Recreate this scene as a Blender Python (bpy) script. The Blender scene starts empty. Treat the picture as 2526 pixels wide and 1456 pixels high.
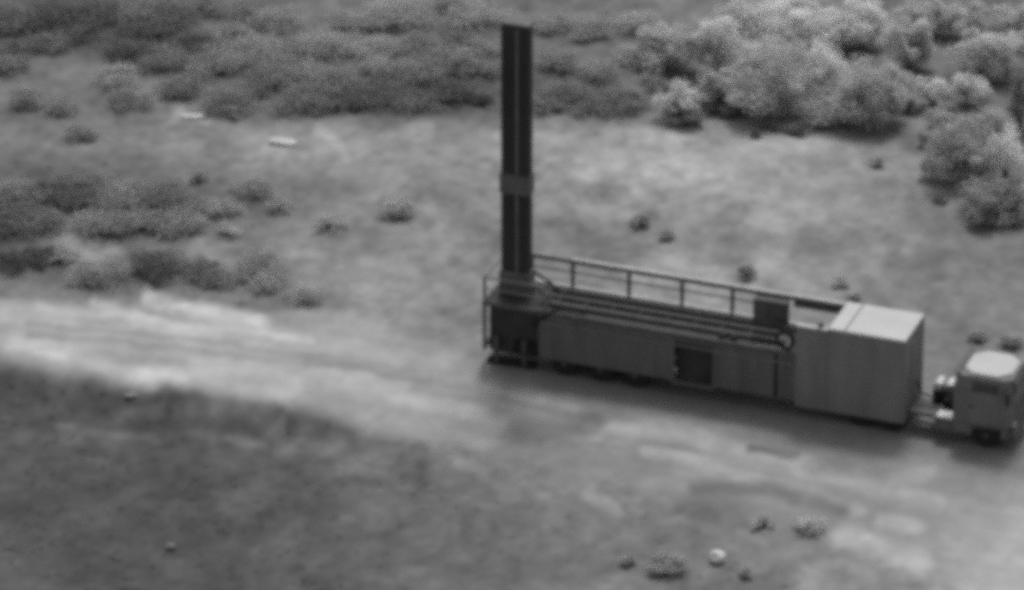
import bpy, bmesh, math, random
import numpy as np
from mathutils import Vector, Matrix

# ------------------------------------------------------------------ camera, sky, sun, exposure
scene = bpy.context.scene
D = 260.0                               # metres from the lens to the middle of the view
PITCH = math.radians(26.5)              # looking down
PPM = 60.0                              # pixels per metre at that distance, picture 2526 wide
PW, PH = 2526.0, 1456.0
SP, CP = math.sin(PITCH), math.cos(PITCH)

cam_d = bpy.data.cameras.new('camera')
cam = bpy.data.objects.new('camera', cam_d)
scene.collection.objects.link(cam)
cam.location = (0, -D * CP, D * SP)
cam.rotation_euler = (math.pi / 2 - PITCH, 0, 0)
cam_d.sensor_width = 36.0
cam_d.lens = 36.0 * PPM * D / PW
cam_d.clip_start = 1.0
cam_d.clip_end = 9000.0
scene.camera = cam

SUN_EL = math.radians(61)
SUN_AZ = math.radians(8)                # measured from +Y (behind the truck) towards +X
world = bpy.data.worlds.new('World')
scene.world = world
world.use_nodes = True
wn, wl = world.node_tree.nodes, world.node_tree.links
wn.clear()
sky = wn.new('ShaderNodeTexSky'); sky.sky_type = 'NISHITA'; sky.sun_disc = False
sky.sun_elevation = SUN_EL; sky.sun_rotation = SUN_AZ
sky.dust_density = 4.0
grey = wn.new('ShaderNodeRGBToBW')      # the sensor sees no colour
bg = wn.new('ShaderNodeBackground'); bg.inputs['Strength'].default_value = 0.15
wo = wn.new('ShaderNodeOutputWorld')
wl.new(sky.outputs[0], grey.inputs[0]); wl.new(grey.outputs[0], bg.inputs['Color']); wl.new(bg.outputs[0], wo.inputs[0])

sun_d = bpy.data.lights.new('sun', 'SUN')
sun_d.energy = 1.55
sun_d.angle = math.radians(12)
sun_d.color = (1, 1, 1)
sun = bpy.data.objects.new('sun', sun_d)
scene.collection.objects.link(sun)
sdir = Vector((math.sin(SUN_AZ) * math.cos(SUN_EL), math.cos(SUN_AZ) * math.cos(SUN_EL), math.sin(SUN_EL)))
sun.rotation_euler = sdir.to_track_quat('Z', 'Y').to_euler()
sun.location = sdir * 300

scene.view_settings.view_transform = 'Standard'
scene.view_settings.look = 'None'
scene.view_settings.exposure = 0.0
scene.view_settings.gamma = 1.0
scene.render.engine = 'CYCLES'
scene.cycles.pixel_filter_type = 'BLACKMAN_HARRIS'
scene.cycles.filter_width = 6.5         # soft infrared optics
scene.cycles.use_denoising = False       # keep the sensor's grain
scene.cycles.max_bounces = 4
scene.cycles.diffuse_bounces = 3

random.seed(7)
rng = np.random.default_rng(7)
COL = scene.collection
F = PPM * D

def project(X, Y, Z=0.0):
    dep = D + Y * CP - Z * SP
    return PW / 2 + F * X / dep, PH / 2 - F * (Y * SP + Z * CP) / dep

def ground_at(u, v):
    """ground point that lies at a picture position (flat ground)"""
    q = (PH / 2 - v) / F
    Y = q * D / (SP - q * CP)
    X = (u - PW / 2) * (D + Y * CP) / F
    return X, Y

# ------------------------------------------------------------------ helpers
def tag(o, label=None, cat=None, group=None, kind=None):
    if label: o['label'] = label
    if cat: o['category'] = cat
    if group: o['group'] = group
    if kind: o['kind'] = kind
    return o

def empty(name, loc=(0, 0, 0), rz=0.0):
    o = bpy.data.objects.new(name, None)
    COL.objects.link(o)
    o.location = loc; o.rotation_euler = (0, 0, rz)
    o.empty_display_size = 0.3
    return o

def link_mesh(name, me, mat, parent=None, smooth=False):
    o = bpy.data.objects.new(name, me)
    COL.objects.link(o)
    if mat is not None and not me.materials: me.materials.append(mat)
    if parent: o.parent = parent
    if smooth:
        me.polygons.foreach_set('use_smooth', [True] * len(me.polygons))
    return o

def bm_obj(name, bm, mat, parent=None, smooth=False):
    bmesh.ops.recalc_face_normals(bm, faces=bm.faces)
    me = bpy.data.meshes.new(name)
    bm.to_mesh(me); bm.free()
    return link_mesh(name, me, mat, parent, smooth)

def add_box(bm, x0, x1, y0, y1, z0, z1, bev=0.0):
    b = bmesh.new()
    bmesh.ops.create_cube(b, size=1.0)
    bmesh.ops.scale(b, vec=(x1 - x0, y1 - y0, z1 - z0), verts=b.verts)
    bmesh.ops.translate(b, vec=((x0 + x1) / 2, (y0 + y1) / 2, (z0 + z1) / 2), verts=b.verts)
    if bev > 0:
        bmesh.ops.bevel(b, geom=list(b.edges), offset=bev, segments=2, affect='EDGES', profile=0.6)
    me = bpy.data.meshes.new('t'); b.to_mesh(me); b.free()
    bm.from_mesh(me); bpy.data.meshes.remove(me)

def box(name, x0, x1, y0, y1, z0, z1, mat, parent, bev=0.015):
    bm = bmesh.new(); add_box(bm, x0, x1, y0, y1, z0, z1, bev)
    return bm_obj(name, bm, mat, parent)

def add_tube(bm, pts, radii, n=8, caps=True):
    pts = [Vector(p) for p in pts]
    if not hasattr(radii, '__len__'): radii = [radii] * len(pts)
    rings = []
    ref = None
    for i, p in enumerate(pts):
        a = pts[max(i - 1, 0)]; b = pts[min(i + 1, len(pts) - 1)]
        t = (b - a).normalized()
        if ref is None:
            ref = Vector((0, 0, 1)) if abs(t.z) < 0.9 else Vector((1, 0, 0))
        s = t.cross(ref).normalized(); w = s.cross(t).normalized(); ref = w
        rings.append([bm.verts.new(p + (s * math.cos(k * 2 * math.pi / n) + w * math.sin(k * 2 * math.pi / n)) * radii[i]) for k in range(n)])
    for r0, r1 in zip(rings, rings[1:]):
        for k in range(n):
            bm.faces.new((r0[k], r0[(k + 1) % n], r1[(k + 1) % n], r1[k]))
    if caps:
        bm.faces.new(rings[0]); bm.faces.new(rings[-1])

def tube(name, pts, radii, mat, parent, n=10):
    bm = bmesh.new(); add_tube(bm, pts, radii, n)
    return bm_obj(name, bm, mat, parent, smooth=False)

def add_lathe_y(bm, prof, n=28):
    """profile of (radius, y) turned about the y axis"""
    rings = []
    for r, y in prof:
        rings.append([bm.verts.new((r * math.cos(k * 2 * math.pi / n), y, r * math.sin(k * 2 * math.pi / n))) for k in range(n)])
    for r0, r1 in zip(rings, rings[1:]):
        for k in range(n):
            bm.faces.new((r0[k], r0[(k + 1) % n], r1[(k + 1) % n], r1[k]))
    bm.faces.new(rings[0]); bm.faces.new(rings[-1])

def prism(name, poly, z0, z1, mat, parent, bev=0.0, inset_top=0.0):
    bm = bmesh.new()
    cx = sum(p[0] for p in poly) / len(poly); cy = sum(p[1] for p in poly) / len(poly)
    lo = [bm.verts.new((p[0], p[1], z0)) for p in poly]
    hi = [bm.verts.new((p[0] + (cx - p[0]) * inset_top, p[1] + (cy - p[1]) * inset_top, z1)) for p in poly]
    n = len(poly)
    for k in range(n):
        bm.faces.new((lo[k], lo[(k + 1) % n], hi[(k + 1) % n], hi[k]))
    bm.faces.new(lo); bm.faces.new(hi)
    if bev: bmesh.ops.bevel(bm, geom=list(bm.edges), offset=bev, segments=2, affect='EDGES')
    return bm_obj(name, bm, mat, parent)

# ------------------------------------------------------------------ materials
def material(name, val, rough=0.7, var=0.2, scale=1.2, bump=0.0, spec=0.2, streak=0.0, metal=0.0):
    m = bpy.data.materials.new(name); m.use_nodes = True
    nt = m.node_tree; N, L = nt.nodes, nt.links
    b = N['Principled BSDF']
    b.inputs['Roughness'].default_value = rough
    b.inputs['Specular IOR Level'].default_value = spec
    b.inputs['Metallic'].default_value = metal
    tc = N.new('ShaderNodeTexCoord')
    no = N.new('ShaderNodeTexNoise'); no.inputs['Scale'].default_value = scale
    no.inputs['Detail'].default_value = 5.0; no.inputs['Roughness'].default_value = 0.6
    mp = N.new('ShaderNodeMapping')
    if streak: mp.inputs['Scale'].default_value = (1.0 + streak, 1.0 + streak, 0.35)
    L.new(tc.outputs['Object'], mp.inputs['Vector']); L.new(mp.outputs[0], no.inputs['Vector'])
    cr = N.new('ShaderNodeMapRange')
    cr.inputs['From Min'].default_value = 0.3; cr.inputs['From Max'].default_value = 0.7
    cr.inputs['To Min'].default_value = val * (1 - var); cr.inputs['To Max'].default_value = val * (1 + var)
    L.new(no.outputs[0], cr.inputs['Value'])
    L.new(cr.outputs[0], b.inputs['Base Color'])
    if bump:
        bp = N.new('ShaderNodeBump'); bp.inputs['Strength'].default_value = bump; bp.inputs['Distance'].default_value = 0.03
        n2 = N.new('ShaderNodeTexNoise'); n2.inputs['Scale'].default_value = scale * 6
        L.new(tc.outputs['Object'], n2.inputs['Vector'])
        L.new(n2.outputs[0], bp.inputs['Height']); L.new(bp.outputs[0], b.inputs['Normal'])
    return m

def attr_material(name, attr, rough=0.95, var=0.12, scale=2.5, bump=0.3, transl=0.0):
    m = bpy.data.materials.new(name); m.use_nodes = True
    nt = m.node_tree; N, L = nt.nodes, nt.links
    b = N['Principled BSDF']; b.inputs['Roughness'].default_value = rough
    b.inputs['Specular IOR Level'].default_value = 0.05
    at = N.new('ShaderNodeAttribute'); at.attribute_name = attr
    tc = N.new('ShaderNodeTexCoord')
    no = N.new('ShaderNodeTexNoise'); no.inputs['Scale'].default_value = scale
    no.inputs['Detail'].default_value = 6.0; no.inputs['Roughness'].default_value = 0.65
    L.new(tc.outputs['Object'], no.inputs['Vector'])
    cr = N.new('ShaderNodeMapRange')
    cr.inputs['From Min'].default_value = 0.3; cr.inputs['From Max'].default_value = 0.7
    cr.inputs['To Min'].default_value = 1 - var; cr.inputs['To Max'].default_value = 1 + var
    mu = N.new('ShaderNodeMath'); mu.operation = 'MULTIPLY'
    L.new(no.outputs[0], cr.inputs['Value'])
    L.new(at.outputs['Fac'], mu.inputs[0]); L.new(cr.outputs[0], mu.inputs[1])
    L.new(mu.outputs[0], b.inputs['Base Color'])
    if transl:
        tr = N.new('ShaderNodeBsdfTranslucent'); mx = N.new('ShaderNodeMixShader'); mx.inputs[0].default_value = transl
        L.new(mu.outputs[0], tr.inputs['Color']); L.new(b.outputs[0], mx.inputs[1]); L.new(tr.outputs[0], mx.inputs[2])
        L.new(mx.outputs[0], N['Material Output'].inputs['Surface'])
    if bump:
        bp = N.new('ShaderNodeBump'); bp.inputs['Strength'].default_value = bump; bp.inputs['Distance'].default_value = 0.06
        L.new(no.outputs[0], bp.inputs['Height']); L.new(bp.outputs[0], b.inputs['Normal'])
    return m

M = {
    'body':    material('body_paint', 0.13, 0.75, 0.24, 0.9, streak=0.6),
    'cabin':   material('cabin_paint', 0.2, 0.75, 0.16, 0.7, streak=0.6),
    'frame':   material('dark_frame', 0.1, 0.7, 0.25, 2.0),
    'deck':    material('deck_plate', 0.05, 0.8, 0.30, 1.5, bump=0.2),
    'lit_trim':    material('sunlit_trim', 0.42, 0.7, 0.2, 1.6),  # pale edge tone; on the far deck edge it paints in sunlight
    'rail':    material('rail_steel', 0.18, 0.6, 0.2, 2.5),
    'roof':    material('pale_roof', 0.44, 0.6, 0.07, 0.8),
    'roofg':   material('grey_roof', 0.36, 0.7, 0.12, 0.8),
    'mast':    material('mast_tube', 0.038, 0.6, 0.2, 0.6),
    'mastb':   material('mast_band', 0.13, 0.7, 0.2, 1.5),
    'seam':    material('mast_seam', 0.26, 0.7, 0.2, 1.5),
    'black':   material('black_rubber', 0.02, 0.85, 0.3, 3.0),
    'tyre':    material('tyre_rubber', 0.03, 0.9, 0.25, 4.0, bump=0.2),
    'rim':     material('wheel_rim', 0.10, 0.6, 0.2, 3.0),
    'glass':   material('cab_glass', 0.05, 0.25, 0.2, 1.0, spec=0.4),
    'cab':     material('cab_paint', 0.165, 0.6, 0.14, 1.2),
    'light':   material('pale_metal', 0.6, 0.5, 0.12, 3.0),
    'rock':    material('pale_rock', 0.6, 0.9, 0.25, 3.0, bump=0.6),
    'slab':    material('grey_slab', 0.44, 0.9, 0.2, 3.0, bump=0.5),
    'fieldstone': material('field_stone', 0.2, 0.9, 0.2, 3.0, bump=0.5),
    'bark':    material('bark', 0.12, 0.9, 0.3, 5.0, bump=0.5),
}

# ------------------------------------------------------------------ value noise
def vnoise(x, y, seed):
    r = np.random.default_rng(seed); n = 256
    t = r.random((n, n))
    xi = np.floor(x).astype(int); yi = np.floor(y).astype(int)
    fx = x - xi; fy = y - yi
    fx = fx * fx * fx * (fx * (fx * 6 - 15) + 10); fy = fy * fy * fy * (fy * (fy * 6 - 15) + 10)
    a = t[xi % n, yi % n]; b = t[(xi + 1) % n, yi % n]; c = t[xi % n, (yi + 1) % n]; d = t[(xi + 1) % n, (yi + 1) % n]
    return (a * (1 - fx) + b * fx) * (1 - fy) + (c * (1 - fx) + d * fx) * fy

def fbm(x, y, seed, octs=4, gain=0.5):
    s = 0; a = 1; tot = 0
    for k in range(octs):
        s = s + a * (vnoise(x * 2 ** k + 17.3 * k, y * 2 ** k + 5.7 * k, seed + k) - 0.5); tot += a; a *= gain
    return s / tot * 2                   # about -1..1

def seg_dist(u, v, pts):
    d = np.full(u.shape, 1e9)
    for (x0, y0), (x1, y1) in zip(pts, pts[1:]):
        dx, dy = x1 - x0, y1 - y0
        t = np.clip(((u - x0) * dx + (v - y0) * dy) / (dx * dx + dy * dy + 1e-9), 0, 1)
        d = np.minimum(d, np.hypot(u - x0 - t * dx, v - y0 - t * dy))
    return d

def inside(u, v, poly):
    c = np.zeros(u.shape, bool)
    j = len(poly) - 1
    for i in range(len(poly)):
        xi, yi = poly[i]; xj, yj = poly[j]
        k = ((yi > v) != (yj > v)) & (u < (xj - xi) * (v - yi) / (yj - yi + 1e-12) + xi)
        c ^= k; j = i
    return c

def sdist(u, v, poly):                   # negative inside
    d = seg_dist(u, v, poly + [poly[0]])
    return np.where(inside(u, v, poly), -d, d)

def sstep(a, b, x):
    t = np.clip((x - a) / (b - a), 0, 1); return t * t * (3 - 2 * t)

# ------------------------------------------------------------------ the ground: soils and ground cover
GX = [0, 160, 320, 480, 640, 800, 960, 1120, 1280, 1440, 1600, 1760, 1920, 2080, 2240, 2400, 2526]
GY = [0, 120, 240, 360, 480, 600, 720, 840, 960, 1080, 1200, 1320, 1456]
GV = np.array([
 [.38,.36,.36,.38,.42,.44,.46,.44,.44,.46,.48,.50,.50,.46,.44,.44,.44],
 [.38,.36,.34,.38,.42,.45,.42,.40,.40,.42,.46,.50,.50,.48,.47,.46,.44],
 [.46,.45,.43,.48,.43,.40,.37,.36,.38,.40,.45,.48,.48,.48,.49,.48,.44],
 [.45,.47,.49,.53,.56,.57,.55,.55,.58,.60,.61,.62,.61,.57,.54,.50,.46],
 [.39,.39,.39,.43,.47,.51,.54,.56,.56,.57,.59,.60,.60,.58,.56,.53,.47],
 [.38,.43,.42,.47,.48,.51,.51,.50,.51,.48,.50,.54,.56,.55,.54,.51,.50],
 [.49,.50,.49,.49,.49,.55,.55,.53,.51,.52,.57,.58,.54,.53,.52,.52,.51],
 [.65,.65,.65,.64,.64,.62,.58,.54,.52,.52,.52,.52,.52,.52,.51,.50,.51],
 [.42,.42,.44,.50,.60,.62,.60,.57,.52,.50,.50,.50,.50,.50,.50,.50,.50],
 [.35,.34,.34,.36,.42,.48,.55,.58,.52,.52,.53,.54,.53,.51,.50,.50,.52],
 [.35,.33,.33,.34,.37,.41,.43,.44,.50,.53,.54,.56,.56,.55,.55,.56,.60],
 [.35,.32,.32,.32,.34,.37,.39,.41,.45,.46,.47,.47,.50,.54,.56,.60,.65],
 [.35,.34,.32,.32,.34,.37,.39,.41,.43,.46,.48,.45,.44,.50,.56,.62,.66]])

ROAD = [(-900, 700), (0, 735), (200, 748), (420, 772), (640, 775), (820, 790), (1000, 815), (1150, 850), (1500, 890), (2000, 960), (2600, 1050), (3400, 1180),
        (3400, 1800), (2700, 1580), (2300, 1430), (2100, 1345), (1800, 1265), (1500, 1185), (1240, 1120), (1100, 1098), (900, 1058), (740, 995), (560, 962), (230, 928), (0, 872), (-900, 660 + 40)]
FIELD = [(-900, 720), (0, 880), (230, 932), (430, 955), (560, 975), (740, 1010), (900, 1066), (1100, 1104), (1240, 1130), (1200, 1260), (1280, 1456), (1300, 1900), (-900, 1900)]
# (points, half width, grey level) worn tracks, dry patches, damp patches
STROKES = [
 ([(20, 842), (120, 868), (320, 912), (560, 945), (720, 975)], 16, .77),
 ([(380, 742), (520, 766), (640, 786)], 16, .76),
 ([(240, 752), (340, 790)], 14, .70),
 ([(350, 800), (550, 822)], 12, .70),
 ([(0, 770), (180, 780)], 22, .69),
 ([(480, 900), (690, 925), (740, 965)], 16, .72),
 ([(820, 806), (1000, 838), (1130, 875)], 10, .64),
 ([(860, 868), (1000, 888), (1120, 905)], 10, .63),
 ([(760, 880), (1000, 935), (1150, 960)], 12, .55),
 ([(820, 945), (1000, 985), (1230, 1042)], 15, .70), ([(900, 1000), (1040, 1040), (1200, 1075)], 22, .62), ([(640, 840), (900, 860), (1100, 900)], 14, .66),
 ([(1509, 1052), (1645, 1063), (1780, 1103), (1883, 1124), (1986, 1151)], 16, .69), ([(2000, 1160), (2150, 1200), (2320, 1235)], 14, .62),
 ([(1591, 1113), (1807, 1168), (1970, 1216), (2122, 1260)], 11, .65),
 ([(1363, 1086), (1482, 1078)], 7, .62),
 ([(60, 800), (500, 842), (900, 900), (1150, 945), (1500, 1030)], 6, .60),
 ([(60, 822), (500, 868), (900, 930), (1150, 975), (1500, 1066)], 6, .60),
 ([(100, 760), (450, 800), (760, 830)], 7, .73),
 ([(500, 885), (800, 920), (1000, 960)], 8, .70),
 ([(1300, 1060), (1420, 1060), (1470, 1035)], 20, .46),
 ([(1856, 1108), (1970, 1130)], 8, .47),
 ([(1721, 1211), (1889, 1206), (2078, 1258)], 13, .47),
 ([(1560, 1280), (1700, 1300), (1780, 1290)], 45, .45),
 ([(2089, 1325), (2187, 1360), (2260, 1385)], 20, .73),
 ([(2176, 1287), (2268, 1298)], 13, .70),
 ([(2198, 1180), (2290, 1162)], 12, .63),
 ([(2000, 1440), (2120, 1400)], 30, .62),
 ([(1460, 1220), (1510, 1250)], 12, .60),
 ([(2360, 1120), (2526, 1150)], 30, .52),
 ([(100, 585), (190, 580), (250, 590)], 17, .56),
 ([(160, 640), (270, 615)], 17, .60),
 ([(480, 600), (540, 630)], 14, .56),
 ([(660, 640), (700, 645)], 14, .55),
 ([(630, 520), (760, 520)], 14, .45),
 ([(430, 275), (510, 290)], 8, .64),
 ([(780, 320), (850, 370), (870, 400)], 12, .62),
 ([(1000, 330), (1060, 330)], 16, .63),
 ([(950, 500), (1060, 545)], 12, .46),
 ([(1180, 560), (1240, 600)], 18, .46),
 ([(1380, 560), (1480, 610), (1700, 600)], 22, .48),
 ([(1560, 500), (1640, 480)], 10, .50),
 ([(1560, 560), (1600, 530)], 14, .43),
 ([(1640, 650), (1760, 700)], 26, .64),
 ([(1890, 665), (1960, 700)], 16, .62),
 ([(1440, 440), (1460, 430)], 18, .66),
 ([(1600, 390), (1900, 380)], 24, .64),
 ([(1500, 330), (1700, 330)], 16, .62),
 ([(1980, 610), (2200, 610)], 24, .50),
 ([(600, 120), (720, 130)], 40, .47),
 ([(650, 180), (760, 190)], 25, .49),
 ([(900, 60), (920, 150)], 12, .47),
 ([(120, 180), (220, 200)], 25, .46),
 ([(300, 200), (380, 240)], 20, .52),
 ([(300, 1060), (60, 1040)], 14, .37),
 ([(480, 990), (620, 985), (700, 1030)], 14, .49), ([(440, 1000), (520, 1030)], 12, .42), ([(560, 1040), (660, 1060)], 9, .44), ([(600, 1020), (640, 1030)], 8, .36),
 ([(760, 1040), (860, 1075)], 10, .40), ([(860, 1140), (940, 1150)], 9, .46), ([(900, 1090), (1010, 1110)], 8, .42), ([(760, 1130), (830, 1140)], 10, .42),
 ([(1140, 1120), (1200, 1160)], 14, .52), ([(1160, 1180), (1210, 1230)], 10, .44), ([(300, 980), (400, 985)], 8, .43), ([(140, 1020), (380, 1040)], 9, .40),
 ([(380, 560), (420, 600)], 14, .40), ([(330, 640), (370, 680)], 12, .42), ([(420, 690), (470, 720)], 12, .43), ([(560, 680), (640, 700)], 12, .43), ([(600, 740), (700, 750)], 12, .43),
 ([(280, 690), (340, 720)], 12, .45), ([(60, 640), (130, 680)], 16, .42), ([(480, 560), (520, 580)], 12, .50), ([(720, 610), (800, 640)], 12, .57), ([(560, 620), (600, 660)], 14, .54),
 ([(900, 640), (1000, 660)], 14, .58), ([(1000, 720), (1120, 760)], 12, .50), ([(860, 700), (980, 700)], 12, .58), ([(1100, 620), (1160, 640)], 14, .58), ([(1040, 470), (1140, 500)], 12, .51),
 ([(700, 1070), (840, 1090)], 14, .48),
 ([(840, 1130), (960, 1110)], 12, .50),
 ([(560, 1190), (640, 1175)], 24, .37),
 ([(640, 1310), (740, 1260)], 12, .39),
 ([(900, 1250), (1000, 1200), (1100, 1260)], 26, .44),
 ([(1040, 1380), (1140, 1330)], 26, .40),
 ([(1250, 1330), (1380, 1350)], 16, .50),
]

def grey_level(u, v, wx, wy):
    """grey level of the soil and ground cover"""
    wu = u + 26 * fbm(wx * 0.45, wy * 0.3, 11, 4); wv = v + 13 * fbm(wx * 0.45, wy * 0.3, 31, 4)
    ci = np.clip(np.interp(wu, GX, np.arange(len(GX))), 0, len(GX) - 1.001)
    ri = np.clip(np.interp(wv, GY, np.arange(len(GY))), 0, len(GY) - 1.001)
    c0 = ci.astype(int); r0 = ri.astype(int); fc = ci - c0; fr = ri - r0
    fc = fc * fc * (3 - 2 * fc); fr = fr * fr * (3 - 2 * fr)
    g = (GV[r0, c0] * (1 - fc) + GV[r0, c0 + 1] * fc) * (1 - fr) + (GV[r0 + 1, c0] * (1 - fc) + GV[r0 + 1, c0 + 1] * fc) * fr
    road = sstep(10, -10, sdist(wu, wv, ROAD))
    # the worn road is paler than its verge
    g = g + 0.02 * road
    fd = sstep(14, -18, sdist(wu, wv, FIELD)) * sstep(1330, 760, wu)
    fval = np.interp(wu, [0, 500, 800, 1100, 1300], [.345, .325, .365, .42, .46])
    g = g * (1 - fd) + fval * fd
    patch = fbm(wx * 0.5, wy * 0.5, 161, 3)
    wu = wu + 9 * fbm(wx * 1.6, wy * 1.0, 171, 3); wv = wv + 6 * fbm(wx * 1.6, wy * 1.0, 181, 3)
    for pts, w, val in STROKES:
        d = seg_dist(wu, wv, pts)
        a = sstep(w * 2.5, w * 0.2, d) * np.clip(0.95 + 0.6 * patch, 0.5, 1.0)
        g = g * (1 - a) + val * a
    rough = 1 - 0.55 * road
    g = g * (1 + rough * (0.19 * fbm(wx * 0.55, wy * 0.4, 51, 5, 0.6) + 0.15 * fbm(wx * 1.7, wy * 1.3, 71, 4, 0.6)))
    # wheel wear along the road
    along = (wx * math.sin(math.radians(20.5)) + wy * math.cos(math.radians(20.5)))
    acr = (wx * math.cos(math.radians(20.5)) - wy * math.sin(math.radians(20.5)))
    g = g * (1 + road * 0.06 * fbm(acr * 0.06, along * 1.1, 91, 3))
    # outside the picture: plain dry scrubland
    far = sstep(0, 500, np.maximum.reduce([-u, u - PW, -v, v - PH]))
    plain = 0.47 * (1 + 0.2 * fbm(wx * 0.05, wy * 0.05, 131, 5, 0.6))
    g = g * (1 - far) + plain * far
    return np.clip(g, 0.2, 0.85), road

ALB = 0.84                                # grey level of the picture -> reflectance
def to_alb(g):
    return ALB * np.where(g < 0.04045, g / 12.92, ((g + 0.055) / 1.055) ** 2.4)

TH = math.radians(20.5)
TX, TY = ground_at(1190, 896)             # near rear corner of the trailer on the ground
LX, LY = math.cos(TH), -math.sin(TH)      # along the trailer, rear to front
AX, AY = math.sin(TH), math.cos(TH)       # across it, away from the camera
ORX, ORY = TX + AX * 1.27, TY + AY * 1.27

def height(wx, wy):
    wx = np.asarray(wx, float); wy = np.asarray(wy, float)
    u, v = project(wx, wy)
    fd = sstep(30, -60, sdist(u, v, FIELD)) * sstep(1300, 500, u)
    h = 0.22 * fbm(wx * 0.16, wy * 0.16, 201, 3) + 0.05 * fbm(wx * 0.9, wy * 0.9, 221, 3)
    road = sstep(30, -30, sdist(u, v, ROAD))
    h = h * (1 - 0.8 * road) - 0.7 * fd
    along = (wx - ORX) * LX + (wy - ORY) * LY; acr = (wx - ORX) * AX + (wy - ORY) * AY
    dx = np.maximum(np.maximum(-2 - along, along - 25), 0); dy = np.maximum(np.abs(acr) - 1.7, 0)
    return h * sstep(0.0, 4.0, np.hypot(dx, dy))

def axis(lo, hi, step):
    a = np.arange(lo, hi + 1e-6, step)
    out = np.array([1, 3, 7, 15, 35, 80, 180, 420, 1000, 2600], float)
    return np.concatenate([(lo - out)[::-1], a, hi + out])

xs = axis(-29, 29, 0.125); ys = axis(-37, 42, 0.14)
XX, YY = np.meshgrid(xs, ys)
U, V = project(XX, np.clip(YY, -150, 1e9))
GL, ROADM = grey_level(U, V, XX, YY)
ZZ = height(XX, YY) * sstep(120, 40, np.hypot(XX, YY))
alb = to_alb(GL)
ROADIN = inside(U, V, ROAD) & (np.hypot(XX, YY) < 70)
FIELDIN = inside(U, V, FIELD) & ~ROADIN & (np.hypot(XX, YY) < 70)
M_ground = attr_material('soil', 'reflectance', var=0.10, scale=1.7, bump=0.35)
M_road = attr_material('road_dust', 'reflectance', var=0.05, scale=2.2, bump=0.15)
M_field = attr_material('field_soil', 'reflectance', var=0.12, scale=2.0, bump=0.4)

def grid_part(name, keep, mat, label):
    ny, nx = XX.shape
    idx = np.arange(ny * nx).reshape(ny, nx)
    q = np.stack([idx[:-1, :-1], idx[:-1, 1:], idx[1:, 1:], idx[1:, :-1]], -1).reshape(-1, 4)
    q = q[keep.reshape(-1)]
    used, inv = np.unique(q, return_inverse=True)
    inv = inv.reshape(-1, 4)
    co = np.stack([XX.ravel()[used], YY.ravel()[used], ZZ.ravel()[used]], -1).astype(np.float32)
    me = bpy.data.meshes.new(name)
    me.vertices.add(len(used)); me.vertices.foreach_set('co', co.ravel())
    me.loops.add(len(inv) * 4); me.loops.foreach_set('vertex_index', inv.ravel().astype(np.int32))
    me.polygons.add(len(inv)); me.polygons.foreach_set('loop_start', np.arange(0, len(inv) * 4, 4, dtype=np.int32))
    me.update(calc_edges=True)
    at = me.attributes.new('reflectance', 'FLOAT', 'POINT')
    at.data.foreach_set('value', alb.ravel()[used].astype(np.float32))
    o = link_mesh(name, me, mat, smooth=True)
    tag(o, label, name.replace('_', ' '), kind='structure')
    return o

rf = ROADIN[:-1, :-1]; ff = FIELDIN[:-1, :-1]
grid_part('ground', ~rf & ~ff, M_ground, 'rough pale scrubland ground around the dirt road')
grid_part('dirt_road', rf, M_road, 'pale dusty dirt road with worn wheel tracks under the truck')
grid_part('field', ff, M_field, 'dark low field below the pale edge of the road')

# ------------------------------------------------------------------ the semi-trailer
trailer = empty('semi_trailer', (ORX, ORY, 0), -TH)
tag(trailer, 'long dark semi-trailer with railed deck, pale-roofed cabin and tall upright twin-tube mast', 'trailer')
HW = 1.27
# chassis
box('chassis_beam', 0.15, 17.4, -0.55, -0.37, 0.86, 1.24, M['frame'], trailer)
box('chassis_beam', 0.15, 17.4, 0.37, 0.55, 0.86, 1.24, M['frame'], trailer)
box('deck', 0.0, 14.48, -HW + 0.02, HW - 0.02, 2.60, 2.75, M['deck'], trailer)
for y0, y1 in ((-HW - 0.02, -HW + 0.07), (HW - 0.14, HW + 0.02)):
    box('deck_edge', 0.0, 13.17 if y0 < 0 else 14.47, y0, y1, 2.62, 2.82, M['frame' if y0 < 0 else 'lit_trim'], trailer)  # far edge coloured paler, its sunlit top put into the material
# long cradle rails lying on the deck
for y in (-0.62, 0.05, 0.62):
    box('cradle_rail', 2.3, 12.6, y - 0.07, y + 0.07, 2.755, 2.93, M['frame'], trailer)
for k in range(9):
    x = 2.9 + k * 1.15
    box('cradle_tie', x - 0.05, x + 0.05, -0.545, -0.03, 2.755, 2.86, M['deck'], trailer)
# side panels, both sides
spans = [(2.45, 4.357), (4.363, 6.207), (6.213, 8.035), (9.865, 12.33), (12.45, 13.195)]
for s in (-1, 1):
    for x0, x1 in spans:
        a, b = sorted((s * (HW - 0.09), s * (HW - 0.02)))
        box('side_panel', x0, x1, a, b, 0.68, 2.60, M['body'], trailer, 0.006)
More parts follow.
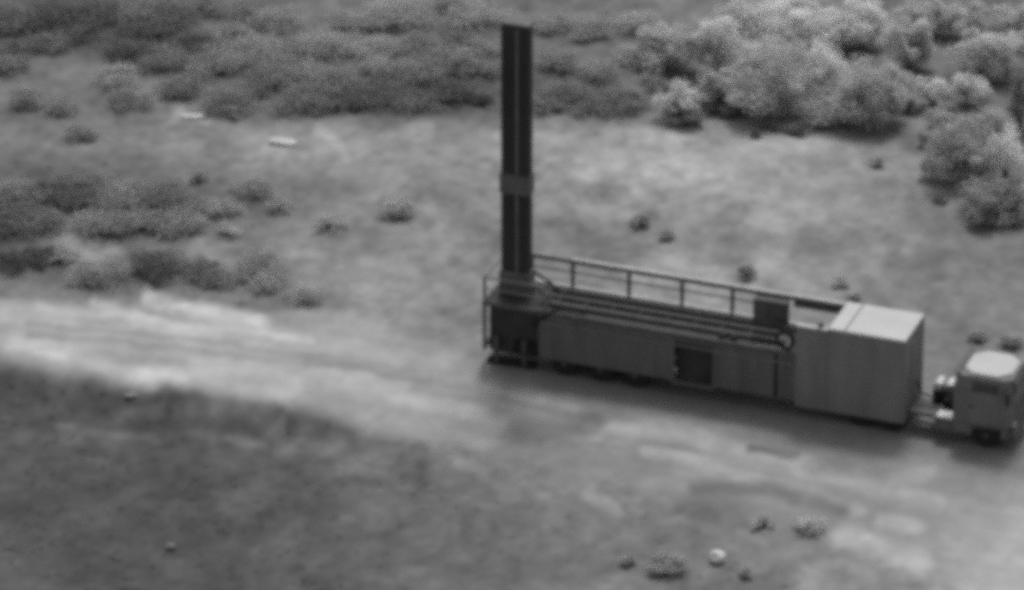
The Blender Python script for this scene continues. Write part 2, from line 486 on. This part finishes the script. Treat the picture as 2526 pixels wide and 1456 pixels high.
# recessed side door bay
fr = bmesh.new()
add_box(fr, 8.04, 8.14, -HW + 0.0, -HW + 0.12, 0.55, 2.58); add_box(fr, 9.76, 9.86, -HW + 0.0, -HW + 0.12, 0.55, 2.58)
add_box(fr, 8.142, 9.758, -HW + 0.0, -HW + 0.12, 2.46, 2.58); add_box(fr, 8.142, 9.758, -HW + 0.0, -HW + 0.12, 0.55, 0.66)
bay = bm_obj('door_frame', fr, M['body'], trailer)
door = box('side_door', 8.15, 9.75, -HW + 0.30, -HW + 0.36, 0.67, 2.45, M['deck'], trailer)
box('door_handle', 9.5, 9.56, -HW + 0.26, -HW + 0.30, 1.3, 1.6, M['frame'], door)
box('side_panel', 8.04, 9.86, HW - 0.09, HW - 0.02, 0.48, 2.60, M['body'], trailer, 0.02)
box('gap_strip', 12.335, 12.445, -HW - 0.02, -HW + 0.08, 0.8, 2.58, M['black'], trailer, 0)  # added black strip, stands in for the dark upright streak at the panel gap
# bulkheads closing the hollow body
box('bulkhead', 2.36, 2.44, -HW + 0.05, HW - 0.05, 0.55, 2.60, M['frame'], trailer)
# rear bay with corner columns, cross frame, jacks
for y in (-HW, HW - 0.14):
    box('corner_column', 0.0, 0.14, y, y + 0.14, 0.62, 2.60, M['rail'], trailer)
box('rear_bumper', -0.04, 0.10, -HW + 0.15, HW - 0.15, 0.62, 0.86, M['frame'], trailer)
box('rear_panel', 0.3, 2.3, HW - 0.32, HW - 0.22, 0.85, 2.60, M['frame'], trailer)
box('bay_shelf', 0.16, 2.34, -HW + 0.37, HW - 0.34, 1.26, 1.36, M['rail'], trailer)
box('pump_unit', 0.95, 2.1, -0.88, -0.1, 1.365, 2.1, M['frame'], trailer, 0.05)
for x in (0.35, 1.55):
    tube('jack_ram', [(x + 0.2, -HW + 0.15, 0.1), (x + 0.2, -HW + 0.15, 1.25)], [0.09, 0.12], M['frame'], trailer)
for y in (-HW + 0.1, HW - 0.62):
    box('jack_foot', 0.15, 2.15, y, y + 0.5, 0.0, 0.20, M['black'], trailer, 0.04)
hose = [(2.1, -1.0, 1.9), (2.6, -1.34, 2.5), (3.0, -1.2, 2.86), (3.5, -0.95, 2.90), (4.3, -0.85, 2.88)]
box('bay_panel', 0.2, 2.34, -HW + 0.30, -HW + 0.36, 0.5, 2.58, M['deck'], trailer, 0.02)
box('bay_locker', 1.3, 2.3, -HW + 0.06, -HW + 0.295, 0.62, 1.2, M['black'], trailer, 0.03)
tube('hose', hose, 0.07, M['black'], trailer)
# near side running strip
box('rub_strip', 2.5, 13.15, -HW - 0.055, -HW - 0.015, 2.28, 2.36, M['rail'], trailer, 0.008)
# trailer wheels
def wheel_meshes(r, w):
    bm = bmesh.new()
    add_lathe_y(bm, [(r * 0.56, -w / 2), (r * 0.9, -w / 2), (r * 0.98, -w * 0.4), (r, -w * 0.25), (r, w * 0.25), (r * 0.98, w * 0.4), (r * 0.9, w / 2), (r * 0.56, w / 2)])
    bmesh.ops.recalc_face_normals(bm, faces=bm.faces)
    t = bpy.data.meshes.new('tyre'); bm.to_mesh(t); bm.free(); t.materials.append(M['tyre'])
    bm = bmesh.new()
    add_lathe_y(bm, [(r * 0.15, -w * 0.53), (r * 0.2, -w * 0.52), (r * 0.28, -w * 0.38), (r * 0.5, -w * 0.36), (r * 0.555, -w * 0.51), (r * 0.555, w * 0.51), (r * 0.3, w * 0.4)], 20)
    bmesh.ops.recalc_face_normals(bm, faces=bm.faces)
    h = bpy.data.meshes.new('rim'); bm.to_mesh(h); bm.free(); h.materials.append(M['rim'])
    return t, h
TY_M, RIM_M = wheel_meshes(0.52, 0.5)
def wheel(parent, x, y, flip=False, r=0.52):
    w = bpy.data.objects.new('wheel', TY_M); COL.objects.link(w); w.parent = parent
    w.location = (x, y, r); w.rotation_euler = (0, 0, math.pi if flip else 0)
    h = bpy.data.objects.new('rim', RIM_M); COL.objects.link(h); h.parent = w
    return w
for x in (3.45, 5.0, 6.45):
    wheel(trailer, x, -HW + 0.36); wheel(trailer, x, HW - 0.36, True)
    tube('axle', [(x, -HW + 0.6, 0.52), (x, HW - 0.6, 0.52)], 0.07, M['frame'], trailer)
    box('axle_hanger', x - 0.12, x + 0.12, -0.545, -0.375, 0.5, 0.862, M['frame'], trailer)
# far railing along the deck, top rail level with the cabin roof
RZ = 4.0
box('top_rail', 1.15, 14.45, HW - 0.09, HW + 0.01, RZ - 0.18, RZ, M['rail'], trailer)
box('rail_cap', 2.9, 14.45, HW - 0.13, HW + 0.04, RZ + 0.002, RZ + 0.05, M['lit_trim'], trailer)
box('mid_rail', 1.15, 10.7, HW - 0.07, HW - 0.01, 3.40, 3.48, M['rail'], trailer)
for x in (1.2, 2.95, 5.35, 7.6, 9.72):
    box('rail_post', x - 0.07, x + 0.07, HW - 0.10, HW - 0.0, 2.83, RZ - 0.182, M['frame'], trailer)
box('rail_beam', 12.3, 14.4, HW - 0.08, HW - 0.005, RZ - 0.46, RZ - 0.185, M['frame'], trailer)
# near rear railing
box('rail_post', 0.0, 0.10, -HW + 0.08, -HW + 0.18, 2.83, 3.85, M['frame'], trailer)
box('rail_post', 2.6, 2.70, -HW + 0.08, -HW + 0.18, 2.83, 3.60, M['rail'], trailer)
box('top_rail', 0.11, 2.62, -HW + 0.09, -HW + 0.16, 3.76, 3.84, M['rail'], trailer)
box('mid_rail', 0.11, 2.59, -HW + 0.10, -HW + 0.15, 3.28, 3.34, M['rail'], trailer)
box('rail_post', 0.0, 0.10, HW - 0.2, HW - 0.1, 2.83, 3.85, M['rail'], trailer)
box('rear_rail', 0.01, 0.09, -HW + 0.19, HW - 0.21, 3.76, 3.84, M['rail'], trailer)
# cabinet beside the cabin on the deck
cab_t = box('deck_cabinet', 10.75, 12.15, 0.72, 1.14, 2.76, 3.86, M['frame'], trailer, 0.03)
box('cabinet_door', 10.85, 11.42, 0.685, 0.718, 2.9, 3.74, M['body'], cab_t)
box('cabinet_door', 11.46, 12.05, 0.685, 0.718, 2.9, 3.74, M['frame'], cab_t)
# hydraulic ram with ring eye near the deck edge
tube('hydraulic_ram', [(11.3, -0.95, 2.98), (12.1, -0.95, 2.98), (12.12, -0.95, 2.98), (12.5, -0.95, 2.98)], [0.13, 0.13, 0.09, 0.09], M['black'], trailer, 12)
def torus(name, c, R, r, mat, parent, n=22, k=8, a0=0.0, a1=2 * math.pi):
    bm = bmesh.new()
    closed = abs(a1 - a0 - 2 * math.pi) < 1e-6
    pts = [(c[0] + R * math.cos(a0 + (a1 - a0) * i / n), c[1], c[2] + R * math.sin(a0 + (a1 - a0) * i / n)) for i in range(n + 1)]
    add_tube(bm, pts, r, k)
    return bm_obj(name, bm, mat, parent, smooth=False)
eye = torus('ring_eye', (12.66, -0.98, 3.16), 0.34, 0.09, M['black'], trailer)
torus('ring_rim', (12.66, -1.09, 3.16), 0.21, 0.04, M['light'], eye, a0=-1.2, a1=2.6)
box('ram_bracket', 11.45, 12.55, -1.14, -1.08, 2.757, 2.82, M['light'], trailer, 0.01)
for x in (9.9, 10.35):
    box('deck_fitting', x, x + 0.3, -1.1, -0.8, 2.757, 2.95, M['black'], trailer, 0.04)
# front cabin
box('cabin_wall', 14.5, 17.7, -HW, HW, 0.46, 4.04, M['cabin'], trailer, 0.04)
box('side_wall', 13.2, 14.495, -HW, -HW + 0.08, 0.46, 4.00, M['cabin'], trailer, 0.02)
box('wall_cap', 13.2, 14.495, -HW - 0.01, -HW + 0.10, 4.003, 4.05, M['lit_trim'], trailer, 0.01)
box('side_panel', 13.2, 14.48, HW - 0.09, HW - 0.02, 0.48, 2.60, M['body'], trailer, 0.02)
box('roof_panel', 14.52, 15.15, -HW + 0.02, HW - 0.02, 4.045, 4.13, M['roof'], trailer)
box('roof_panel', 15.21, 17.68, -HW + 0.01, HW - 0.01, 4.045, 4.13, M['roof'], trailer)
box('wall_stay', 14.05, 14.2, -HW + 0.11, -HW + 0.4, 2.76, 4.2, M['frame'], trailer)
dr = box('cabin_door', 17.702, 17.74, -0.45, 0.45, 1.5, 3.6, M['cabin'], trailer)
box('door_handle', 17.742, 17.77, 0.3, 0.36, 2.4, 2.6, M['frame'], dr)
# the mast
mast = box('mast_pedestal', 0.36, 1.66, -0.36, 0.36, 2.76, 3.80, M['mastb'], trailer, 0.04)
mast['label'] = 'dark twin-tube mast standing upright at the trailer rear'
ZT = 14.55
box('tube', 0.42, 1.055, -0.27, 0.23, 3.81, ZT, M['mast'], mast, 0.05)
box('tube', 1.125, 1.60, -0.27, 0.23, 3.81, ZT, M['mast'], mast, 0.05)
box('seam_strip', 1.06, 1.12, -0.25, 0.21, 3.81, ZT - 0.1, M['seam'], mast, 0)
box('band', 0.37, 1.65, -0.32, 0.28, 7.25, 8.1, M['mastb'], mast, 0.03)
box('cap', 0.40, 1.62, -0.29, 0.25, ZT + 0.002, ZT + 0.12, M['mastb'], mast, 0.03)
for y in (-0.55, 0.55):
    tube('mast_strut', [(2.9, y * 0.9, 2.80), (1.5, y * 0.7, 3.7)], 0.07, M['frame'], trailer)

# ------------------------------------------------------------------ the tractor
tractor = empty('tractor_truck', (ORX, ORY, 0), -TH)
tag(tractor, 'dark cab-over tractor truck with pale roof hitched to the semi-trailer', 'truck')
for y in (-0.5, 0.34):
    box('chassis_beam', 15.0, 21.7, y, y + 0.16, 0.55, 0.84, M['frame'], tractor)
for x in (15.9, 17.12, 21.05):
    wheel(tractor, x, -HW + 0.34); wheel(tractor, x, HW - 0.34, True)
    tube('axle', [(x, -HW + 0.58, 0.50), (x, HW - 0.58, 0.50)], 0.07, M['frame'], tractor)
ch = 0.42
def octo(x0, x1, hw, c0, c1):
    return [(x0 + c0, -hw), (x1 - c1, -hw), (x1, -hw + c1), (x1, hw - c1), (x1 - c1, hw), (x0 + c0, hw), (x0, hw - c0), (x0, -hw + c0)]
cab = prism('cab_body', octo(19.650, 22.120, 1.24, 0.10, 0.28), 0.95, 2.45, M['cab'], tractor, 0.03)
prism('cab_upper', octo(19.670, 22.080, 1.22, 0.12, 0.30), 2.452, 3.02, M['cab'], tractor, 0.02, 0.07)
prism('cab_roof', octo(19.920, 21.900, 1.06, 0.45, 0.48), 3.022, 3.12, M['roof'], tractor, 0.03, 0.05)
box('rear_fairing', 19.620, 19.900, -1.1, 1.1, 3.024, 3.07, M['frame'], tractor, 0.02)
for s in (-1, 1):
    a, b = sorted((s * 1.242, s * 1.262))
    d = box('door', 20.250, 21.550, a, b, 1.05, 2.42, M['cab'], tractor, 0.008)
    a2, b2 = sorted((s * 1.264, s * 1.285))
    box('handle', 20.350, 20.550, a2, b2, 1.75, 1.80, M['black'], d, 0)
    a3, b3 = sorted((s * 1.2, s * 1.235))
    box('side_window', 20.450, 21.500, a3, b3, 2.46, 2.80, M['glass'], tractor, 0.01)
    tube('mirror_arm', [(21.700, s * 1.2, 2.6), (21.950, s * 1.45, 2.62)], 0.025, M['black'], tractor, 6)
    box('mirror', 21.900, 22.000, s * 1.45 - 0.11, s * 1.45 + 0.11, 2.15, 2.65, M['black'], tractor, 0.03)
    box('headlight', 22.100, 22.145, s * 0.85 - 0.16, s * 0.85 + 0.16, 0.98, 1.16, M['light'], tractor, 0.02)
    prism('mudguard', [(20.400, s * 0.85), (21.700, s * 0.85), (21.700, s * 1.25), (20.400, s * 1.25)], 0.87, 0.945, M['frame'], tractor)
for s in (-1, 1):
    a, b = sorted((s * 1.12, s * 1.22))
    box('skirt', 19.700, 20.450, a, b, 0.48, 0.94, M['cab'], tractor, 0.03)
    box('skirt', 21.650, 21.950, a, b, 0.48, 0.94, M['cab'], tractor, 0.03)
box('windscreen', 22.060, 22.125, -0.92, 0.92, 2.46, 2.92, M['glass'], tractor, 0.01)
box('grille', 22.122, 22.160, -0.75, 0.75, 1.2, 1.95, M['frame'], tractor, 0.01)
box('front_bumper', 21.800, 22.250, -1.22, 1.22, 0.42, 0.86, M['frame'], tractor, 0.06)
# what stands on the frame behind the cab
tank = box('fuel_tank', 18.950, 19.700, -1.24, -0.62, 0.42, 1.02, M['body'], tractor, 0.10)
box('tank_top', 19.000, 19.650, -1.2, -0.66, 1.022, 1.06, M['light'], tank, 0.01)
box('battery_box', 19.750, 20.250, -1.2, -0.7, 0.45, 0.85, M['black'], tractor, 0.03)
tube('air_tank', [(18.600, 0.3, 1.55), (18.600, 0.95, 1.55)], 0.17, M['light'], tractor, 14)
tube('air_tank', [(19.050, 0.3, 1.55), (19.050, 0.95, 1.55)], 0.17, M['light'], tractor, 14)
box('tank_rack', 18.400, 19.250, 0.25, 1.0, 0.86, 1.37, M['black'], tractor, 0.03)
box('engine_hump', 19.000, 19.800, -0.35, 0.3, 0.845, 1.35, M['black'], tractor, 0.08)
tube('exhaust_pipe', [(19.650, -0.75, 0.75), (19.680, -0.75, 1.4), (19.450, -0.7, 1.75), (19.200, -0.6, 1.9)], 0.08, M['black'], tractor)
tube('coil_hose', [(17.8, 0.2, 1.7), (18.000, 0.0, 1.3), (18.600, -0.1, 1.25), (19.300, 0.0, 1.8), (19.800, 0.1, 2.1)], 0.05, M['black'], tractor, 8)
box('fifth_wheel', 15.9, 17.0, -0.45, 0.45, 0.845, 0.857, M['black'], tractor, 0)
box('catwalk', 17.8, 19.2, -0.9, 0.2, 0.845, 0.90, M['frame'], tractor, 0.01)

# ------------------------------------------------------------------ shrubs and trees
M_leaf = attr_material('foliage', 'reflectance', var=0.12, scale=3.0, bump=0.0, transl=0.5)
def leaf_mesh(name, cen, rad, clumps, nleaf, size, val, seed):
    r = np.random.default_rng(seed)
    rx, ry, rz = rad
    # clump centres on an uneven shell
    P, Nn, S = [], [], []
    for c in range(clumps):
        th = r.uniform(0, 2 * math.pi); cz = r.uniform(-0.55, 1.0)
        rr = math.sqrt(max(0, 1 - cz * cz)); k = r.uniform(0.3, 1.0)
        cc = np.array([math.cos(th) * rr * k, math.sin(th) * rr * k, cz * k])
        cr = r.uniform(0.16, 0.5) if rz > 0.5 * rx else r.uniform(0.3, 0.75)
        n = int(nleaf / clumps * r.uniform(0.6, 1.4))
        d = r.normal(size=(n, 3)); d /= np.linalg.norm(d, axis=1)[:, None]
        q = cc + d * cr * (r.random((n, 1)) ** (0.45 if rz > 0.5 * rx else 0.65))
        P.append(q); Nn.append(d * 0.7 + np.array([0, 0, 0.75]) + r.normal(size=(n, 3)) * 0.5); S.append(np.full(n, r.uniform(0.8, 1.22)))
    P = np.concatenate(P); Nn = np.concatenate(Nn); tone = np.concatenate(S) * r.uniform(0.85, 1.15, len(P))
    Nn /= np.linalg.norm(Nn, axis=1)[:, None]
    P = P * np.array([rx, ry, rz]) + np.array(cen)
    P[:, 2] = np.maximum(P[:, 2], 0.05)
    a = np.cross(Nn, r.normal(size=(len(P), 3))); a /= np.linalg.norm(a, axis=1)[:, None]
    b = np.cross(Nn, a)
    sz = (size * r.uniform(0.6, 1.4, len(P)))[:, None]
    quad = np.stack([P - a * sz, P - b * sz * 0.55, P + a * sz, P + b * sz * 0.55], 1).reshape(-1, 3)
    n = len(P)
    me = bpy.data.meshes.new(name)
    me.vertices.add(n * 4); me.vertices.foreach_set('co', quad.astype(np.float32).ravel())
    me.loops.add(n * 4); me.loops.foreach_set('vertex_index', np.arange(n * 4, dtype=np.int32))
    me.polygons.add(n); me.polygons.foreach_set('loop_start', np.arange(0, n * 4, 4, dtype=np.int32))
    me.update(calc_edges=True)
    at = me.attributes.new('reflectance', 'FLOAT', 'POINT')
    at.data.foreach_set('value', np.repeat(val * tone, 4).astype(np.float32))
    me.materials.append(M_leaf)
    return me

def shrub(name, label, cat, group, u, v, ru, rv, val, seed):
    R = ru / PPM
    low = name in ('thicket_bush', 'scrub_bush')
    Rz = max(0.35 * R, math.sqrt(max(0.01, (rv / PPM) ** 2 - (R * SP) ** 2)) / CP)
    if low:
        Rz = 0.20 * R + 0.06; val = val * 0.85
    zc = Rz * 0.8 + 0.10
    X, Y = ground_at(u, v + zc * PPM * CP)
    z = float(height(X, Y))
    o = empty(name, (X, Y, z), random.uniform(0, 6.28))
    tag(o, label, cat, group)
    r = random.Random(seed)
    bm = bmesh.new()
    n = 3 if R > 0.9 else 4
    big = R > 1.0
    base_r = 0.05 + 0.05 * R
    if big:
        add_tube(bm, [(0, 0, -0.15), (0.04 * R, 0.03 * R, zc * 0.45), (0.02, -0.05 * R, zc * 0.95)], [base_r * 1.5, base_r, base_r * 0.6], 7)
    for k in range(n + 2):
        a = 6.28 * k / (n + 2) + r.uniform(-0.4, 0.4); q = r.uniform(0.35, 0.7)
        z0 = zc * 0.4 if big else -0.1
        add_tube(bm, [(0, 0, z0), (math.cos(a) * R * q * 0.45, math.sin(a) * R * q * 0.45, zc * 0.75), (math.cos(a) * R * q, math.sin(a) * R * q, zc + Rz * r.uniform(0.1, 0.5))],
                 [base_r * 0.7, base_r * 0.45, base_r * 0.15], 5)
    bm_obj('trunk', bm, M['bark'], o)
    area = R * max(R, Rz)
    nl = int(min(16000, max(500, (5000 if R > 1.25 else 2600) * area)))
    if low: nl = int(min(8000, max(400, 1150 * R * R)))
    me = leaf_mesh('crown', (0, 0, zc), (R, R, Rz), int(min(70, 10 + 18 * (R * R if low else area))), nl, 0.050 + 0.012 * min(R, 2), val, seed)
    c = bpy.data.objects.new('crown', me); COL.objects.link(c); c.parent = o
    return o

ORD = ['first', 'second', 'third', 'fourth', 'fifth', 'sixth', 'seventh', 'eighth', 'ninth', 'tenth', 'eleventh', 'twelfth', 'thirteenth', 'fourteenth', 'fifteenth']
seed = 1000
def row(name, cat, what, where, group, items):
    """a row of alike plants, told apart by counting from the left"""
    global seed
    items = sorted(items, key=lambda t: t[0])
    for i, (u, v, ru, rv, val) in enumerate(items):
        seed += 1
        if len(items) == 1: lab = f'{what} {where}'
        elif i == 0: lab = f'{what} {where}, leftmost one'
        elif i == len(items) - 1: lab = f'{what} {where}, rightmost one'
        else: lab = f'{what} {where}, {ORD[i]} from left'
        shrub(name, lab, cat, group, u, v, ru, rv, val, seed)

LEAFK = 4.0                                # leaves shade one another: brighter leaf than mean tone
def tone(g):
    return min(0.8, LEAFK * float(to_alb(np.array(g))))

def T(lst):
    return [(u, v, ru, rv, tone(g)) for u, v, ru, rv, g in lst]

def scatter_row(u0, u1, v, n, ru, rv, seed_, dv=14, du=0.3, lift=0.0, skip=()):
    r = random.Random(seed_); out = []
    st = (u1 - u0) / max(1, n - 1)
    for i in range(n):
        u = u0 + i * st + r.uniform(-du, du) * st; vv = v + r.uniform(-dv, dv)
        if any(a < u < b for a, b in skip): continue
        k = r.uniform(0.55, 1.4)
        g = float(grey_level(np.array([u]), np.array([vv]), np.array([u / 60.0]), np.array([-vv / 27.0]))[0][0]) + r.uniform(-0.05, 0.05) + lift
        g = min(g, 0.45)
        out.append((u, vv, ru * k, rv * k * r.uniform(0.85, 1.15), tone(g)))
    return out

# the wooded slope at the upper right: (picture x, y, half width, half height, grey)
row('broad_tree', 'tree', 'large pale broad-crowned tree', 'in the upper right wood', 'large trees of the upper right wood', T([
    (1676, 240, 66, 56, .50), (1890, 190, 125, 104, .47), (2030, 165, 70, 74, .54), (2146, 235, 92, 86, .45), (2240, 120, 78, 75, .48), (1770, 120, 90, 84, .50), (1960, 60, 120, 80, .52), (2110, 60, 90, 70, .50), (1640, 110, 80, 70, .46), (1840, 60, 80, 64, .50), (2270, 40, 80, 60, .46), (1780, 215, 80, 56, .45), (2030, 255, 90, 50, .43), (2210, 210, 70, 60, .46)]))
row('leafy_tree', 'tree', 'grey leafy tree', 'at far right edge beyond clearing', 'trees at the right edge', T([
    (2385, 225, 62, 50, .50), (2370, 385, 92, 80, .41), (2480, 385, 56, 66, .53), (2515, 250, 44, 76, .34), (2450, 490, 92, 62, .38), (2300, 230, 56, 50, .50), (2430, 320, 70, 60, .43), (2440, 130, 90, 76, .48), (2340, 310, 60, 46, .44), (2510, 60, 80, 60, .44), (2380, 50, 70, 56, .45)]))
row('dark_bush', 'bush', 'small dark bush or crown-shade clump', 'along lower edge of upper right wood', 'dark bushes at the wood edge', T([
    (1690, 285, 56, 17, .33), (1778, 262, 50, 24, .32), (1864, 328, 17, 11, .32), (1905, 305, 36, 18, .31), (1967, 316, 32, 18, .31), (2086, 290, 28, 18, .31), (2240, 258, 26, 22, .32), (2279, 347, 20, 15, .34), (2355, 285, 28, 26, .32), (2318, 486, 20, 12, .35)]))  # the two leftmost are added in place of shade under the pale crowns
row('thicket_bush', 'bush', 'low grey bush', 'in topmost thicket row left of mast', 'topmost thicket row', scatter_row(40, 1190, 30, 13, 74, 44, 1, dv=25))
row('thicket_bush', 'bush', 'low grey bush', 'in second thicket row left of mast', 'second thicket row', scatter_row(20, 1200, 95, 14, 72, 42, 2, dv=25, lift=-0.02))
row('thicket_bush', 'bush', 'low dark bush', 'in third thicket row left of mast', 'third thicket row', scatter_row(30, 1200, 160, 14, 70, 38, 3, dv=25, lift=-0.03, skip=((60, 240),)))
row('thicket_bush', 'bush', 'low dark bush', 'in lowest thicket row left of mast', 'lowest thicket row', scatter_row(480, 1200, 225, 10, 66, 34, 4, dv=20, lift=-0.06))
row('thicket_bush', 'bush', 'low dark bush', 'in the thicket between mast and pale trees', 'thicket right of the mast', T([
    (1360, 60, 60, 46, .42), (1370, 150, 60, 46, .39), (1400, 225, 74, 40, .36), (1480, 170, 66, 50, .41), (1530, 245, 74, 36, .36), (1570, 130, 66, 52, .45), (1460, 70, 66, 46, .43), (1580, 50, 66, 46, .46), (1340, 255, 50, 30, .36), (1450, 260, 50, 26, .36), (1610, 200, 50, 40, .42)]))
row('scrub_bush', 'bush', 'low scrub bush', 'just above the left clearing', 'scrub above the left clearing', T([
    (70, 240, 56, 22, .40), (150, 262, 46, 16, .40), (320, 245, 60, 20, .39), (420, 215, 54, 22, .38), (200, 330, 46, 12, .39)]))
row('scrub_bush', 'bush', 'dark scrub bush', 'in dark band below left clearing', 'dark band below the clearing', scatter_row(10, 480, 488, 13, 66, 22, 5, dv=16, lift=-0.03))
row('scrub_bush', 'bush', 'dark scrub bush', 'in middle of left scrub band', 'middle of the left scrub band', scatter_row(10, 470, 540, 11, 62, 20, 6, dv=18, lift=-0.03, skip=((110, 200),)))
row('scrub_bush', 'bush', 'small scrub bush', 'just above the pale left road', 'scrub just above the left road', scatter_row(40, 640, 665, 9, 56, 16, 7, dv=36, du=0.6, lift=-0.08))
row('scrub_bush', 'bush', 'small grey scrub bush', 'in the scrub between clearing and road', 'scrub between clearing and road', T([
    (488, 440, 24, 14, .40), (630, 462, 56, 20, .42), (637, 625, 38, 22, .41), (660, 690, 54, 20, .45), (750, 722, 48, 26, .42), (690, 500, 36, 13, .44), (810, 545, 44, 12, .46), (560, 560, 36, 18, .48), (545, 510, 48, 16, .46)]))
row('dark_bush', 'bush', 'small round dark bush', 'on the pale ground behind the trailer', 'lone bushes behind the trailer', T([
    (1842, 676, 24, 15, .30), (1582, 537, 30, 18, .38), (2110, 738, 24, 8, .36), (2165, 400, 18, 8, .38), (2070, 690, 24, 9, .42), (1640, 570, 26, 8, .42), (980, 512, 44, 9, .42)]))
row('dark_bush', 'bush', 'small dark bush or crown-shade clump', 'just behind the tractor cab', 'bushes behind the tractor', T([
    (2410, 830, 22, 11, .36), (2490, 845, 28, 12, .37)]))
row('dark_bush', 'bush', 'small dark bush or crown-shade clump', 'near the pale boulder in the foreground', 'bushes by the foreground boulder', T([
    (1545, 1374, 20, 8, .40), (1640, 1388, 46, 8, .41), (1880, 1290, 22, 7, .42), (1838, 1412, 16, 8, .39), (2000, 1294, 34, 6, .46)]))
# ------------------------------------------------------------------ stones
def stone(name, label, u, v, sx, sy, sz, seed, flat=False, mat=None):
    r = random.Random(seed)
    X, Y = ground_at(u, v); z = float(height(X, Y))
    bm = bmesh.new()
    bmesh.ops.create_icosphere(bm, subdivisions=2, radius=1.0)
    off = Vector((r.random() * 9, r.random() * 9, r.random() * 9))
    from mathutils import noise
    for w in bm.verts:
        k = 1 + 0.28 * noise.noise(w.co * 1.3 + off) + 0.10 * noise.noise(w.co * 3.2 + off)
        c = w.co * k
        if flat: c = Vector((max(-0.8, min(0.8, c.x)) * 1.2, max(-0.75, min(0.75, c.y)) * 1.2, max(-0.6, min(0.6, c.z)) * 1.5))
        w.co = Vector((c.x * sx, c.y * sy, c.z * sz))
    o = bm_obj(name, bm, mat or M['rock'])
    o.location = (X, Y, z + sz * 0.55); o.rotation_euler = (0, 0, r.uniform(-0.3, 0.3))
    return tag(o, label, 'rock')
stone('boulder', 'bright rounded boulder in the foreground beside small dark bushes', 1770, 1385, .34, .30, .30, 1)
stone('stone_slab', 'long pale flat slab on the upper left clearing', 700, 358, .62, .35, .12, 2, True, M['slab'])
stone('stone_slab', 'thin pale slab at the thicket edge, upper left', 476, 290, .55, .25, .08, 3, True, M['slab'])
stone('stone', 'small pale stone alone in the dark lower field', 421, 1315, .20, .18, .15, 4, False, M['fieldstone'])
stone('stone_slab', 'small pale flat stone just below the left road edge', 322, 958, .26, .16, .08, 5, True, M['fieldstone'])

# ------------------------------------------------------------------ grass and gravel that nobody could count
def tufts():
    n = 6000
    x = rng.uniform(-26, 26, n); y = rng.uniform(-32, 36, n)
    u, v = project(x, y)
    g, rd = grey_level(u, v, x, y)
    along = (x - ORX) * LX + (y - ORY) * LY; acr = (x - ORX) * AX + (y - ORY) * AY
    dens = fbm(x * 0.3, y * 0.3, 301, 3)
    keep = (rd < 0.3) & (rng.random(n) < np.clip(0.8 + dens - (g - 0.36) * 7.0, 0.0, 1)) & ~((along > -1) & (along < 24) & (np.abs(acr) < 2.0))
    x, y, g = x[keep], y[keep], g[keep]
    z = height(x, y); n = len(x); B = 7
    xb = np.repeat(x, B) + rng.normal(0, 0.07, n * B); yb = np.repeat(y, B) + rng.normal(0, 0.07, n * B); zb = np.repeat(z, B)
    a = rng.uniform(0, 2 * math.pi, n * B); h = np.repeat(rng.uniform(0.04, 0.09, n), B) * rng.uniform(0.6, 1.2, n * B); w = 0.035
    lean = rng.uniform(0.1, 0.7, n * B) * h; la = rng.uniform(0, 2 * math.pi, n * B)
    p0 = np.stack([xb - np.cos(a) * w, yb - np.sin(a) * w, zb - 0.02], -1)
    p1 = np.stack([xb + np.cos(a) * w, yb + np.sin(a) * w, zb - 0.02], -1)
    p2 = np.stack([xb + np.cos(la) * lean, yb + np.sin(la) * lean, zb + h], -1)
    co = np.stack([p0, p1, p2], 1).reshape(-1, 3)
    me = bpy.data.meshes.new('dry_grass'); m = n * B
    me.vertices.add(m * 3); me.vertices.foreach_set('co', co.astype(np.float32).ravel())
    me.loops.add(m * 3); me.loops.foreach_set('vertex_index', np.arange(m * 3, dtype=np.int32))
    me.polygons.add(m); me.polygons.foreach_set('loop_start', np.arange(0, m * 3, 3, dtype=np.int32))
    me.update(calc_edges=True)
    at = me.attributes.new('reflectance', 'FLOAT', 'POINT')
    at.data.foreach_set('value', np.repeat(to_alb(np.repeat(g, B)) * rng.uniform(1.2, 1.8, m), 3).astype(np.float32))
    o = link_mesh('dry_grass', me, attr_material('dry_grass', 'reflectance', var=0.1, bump=0, transl=0.4))
    tag(o, 'short dry grass tufts scattered over the scrubland', 'grass', kind='stuff')
tufts()
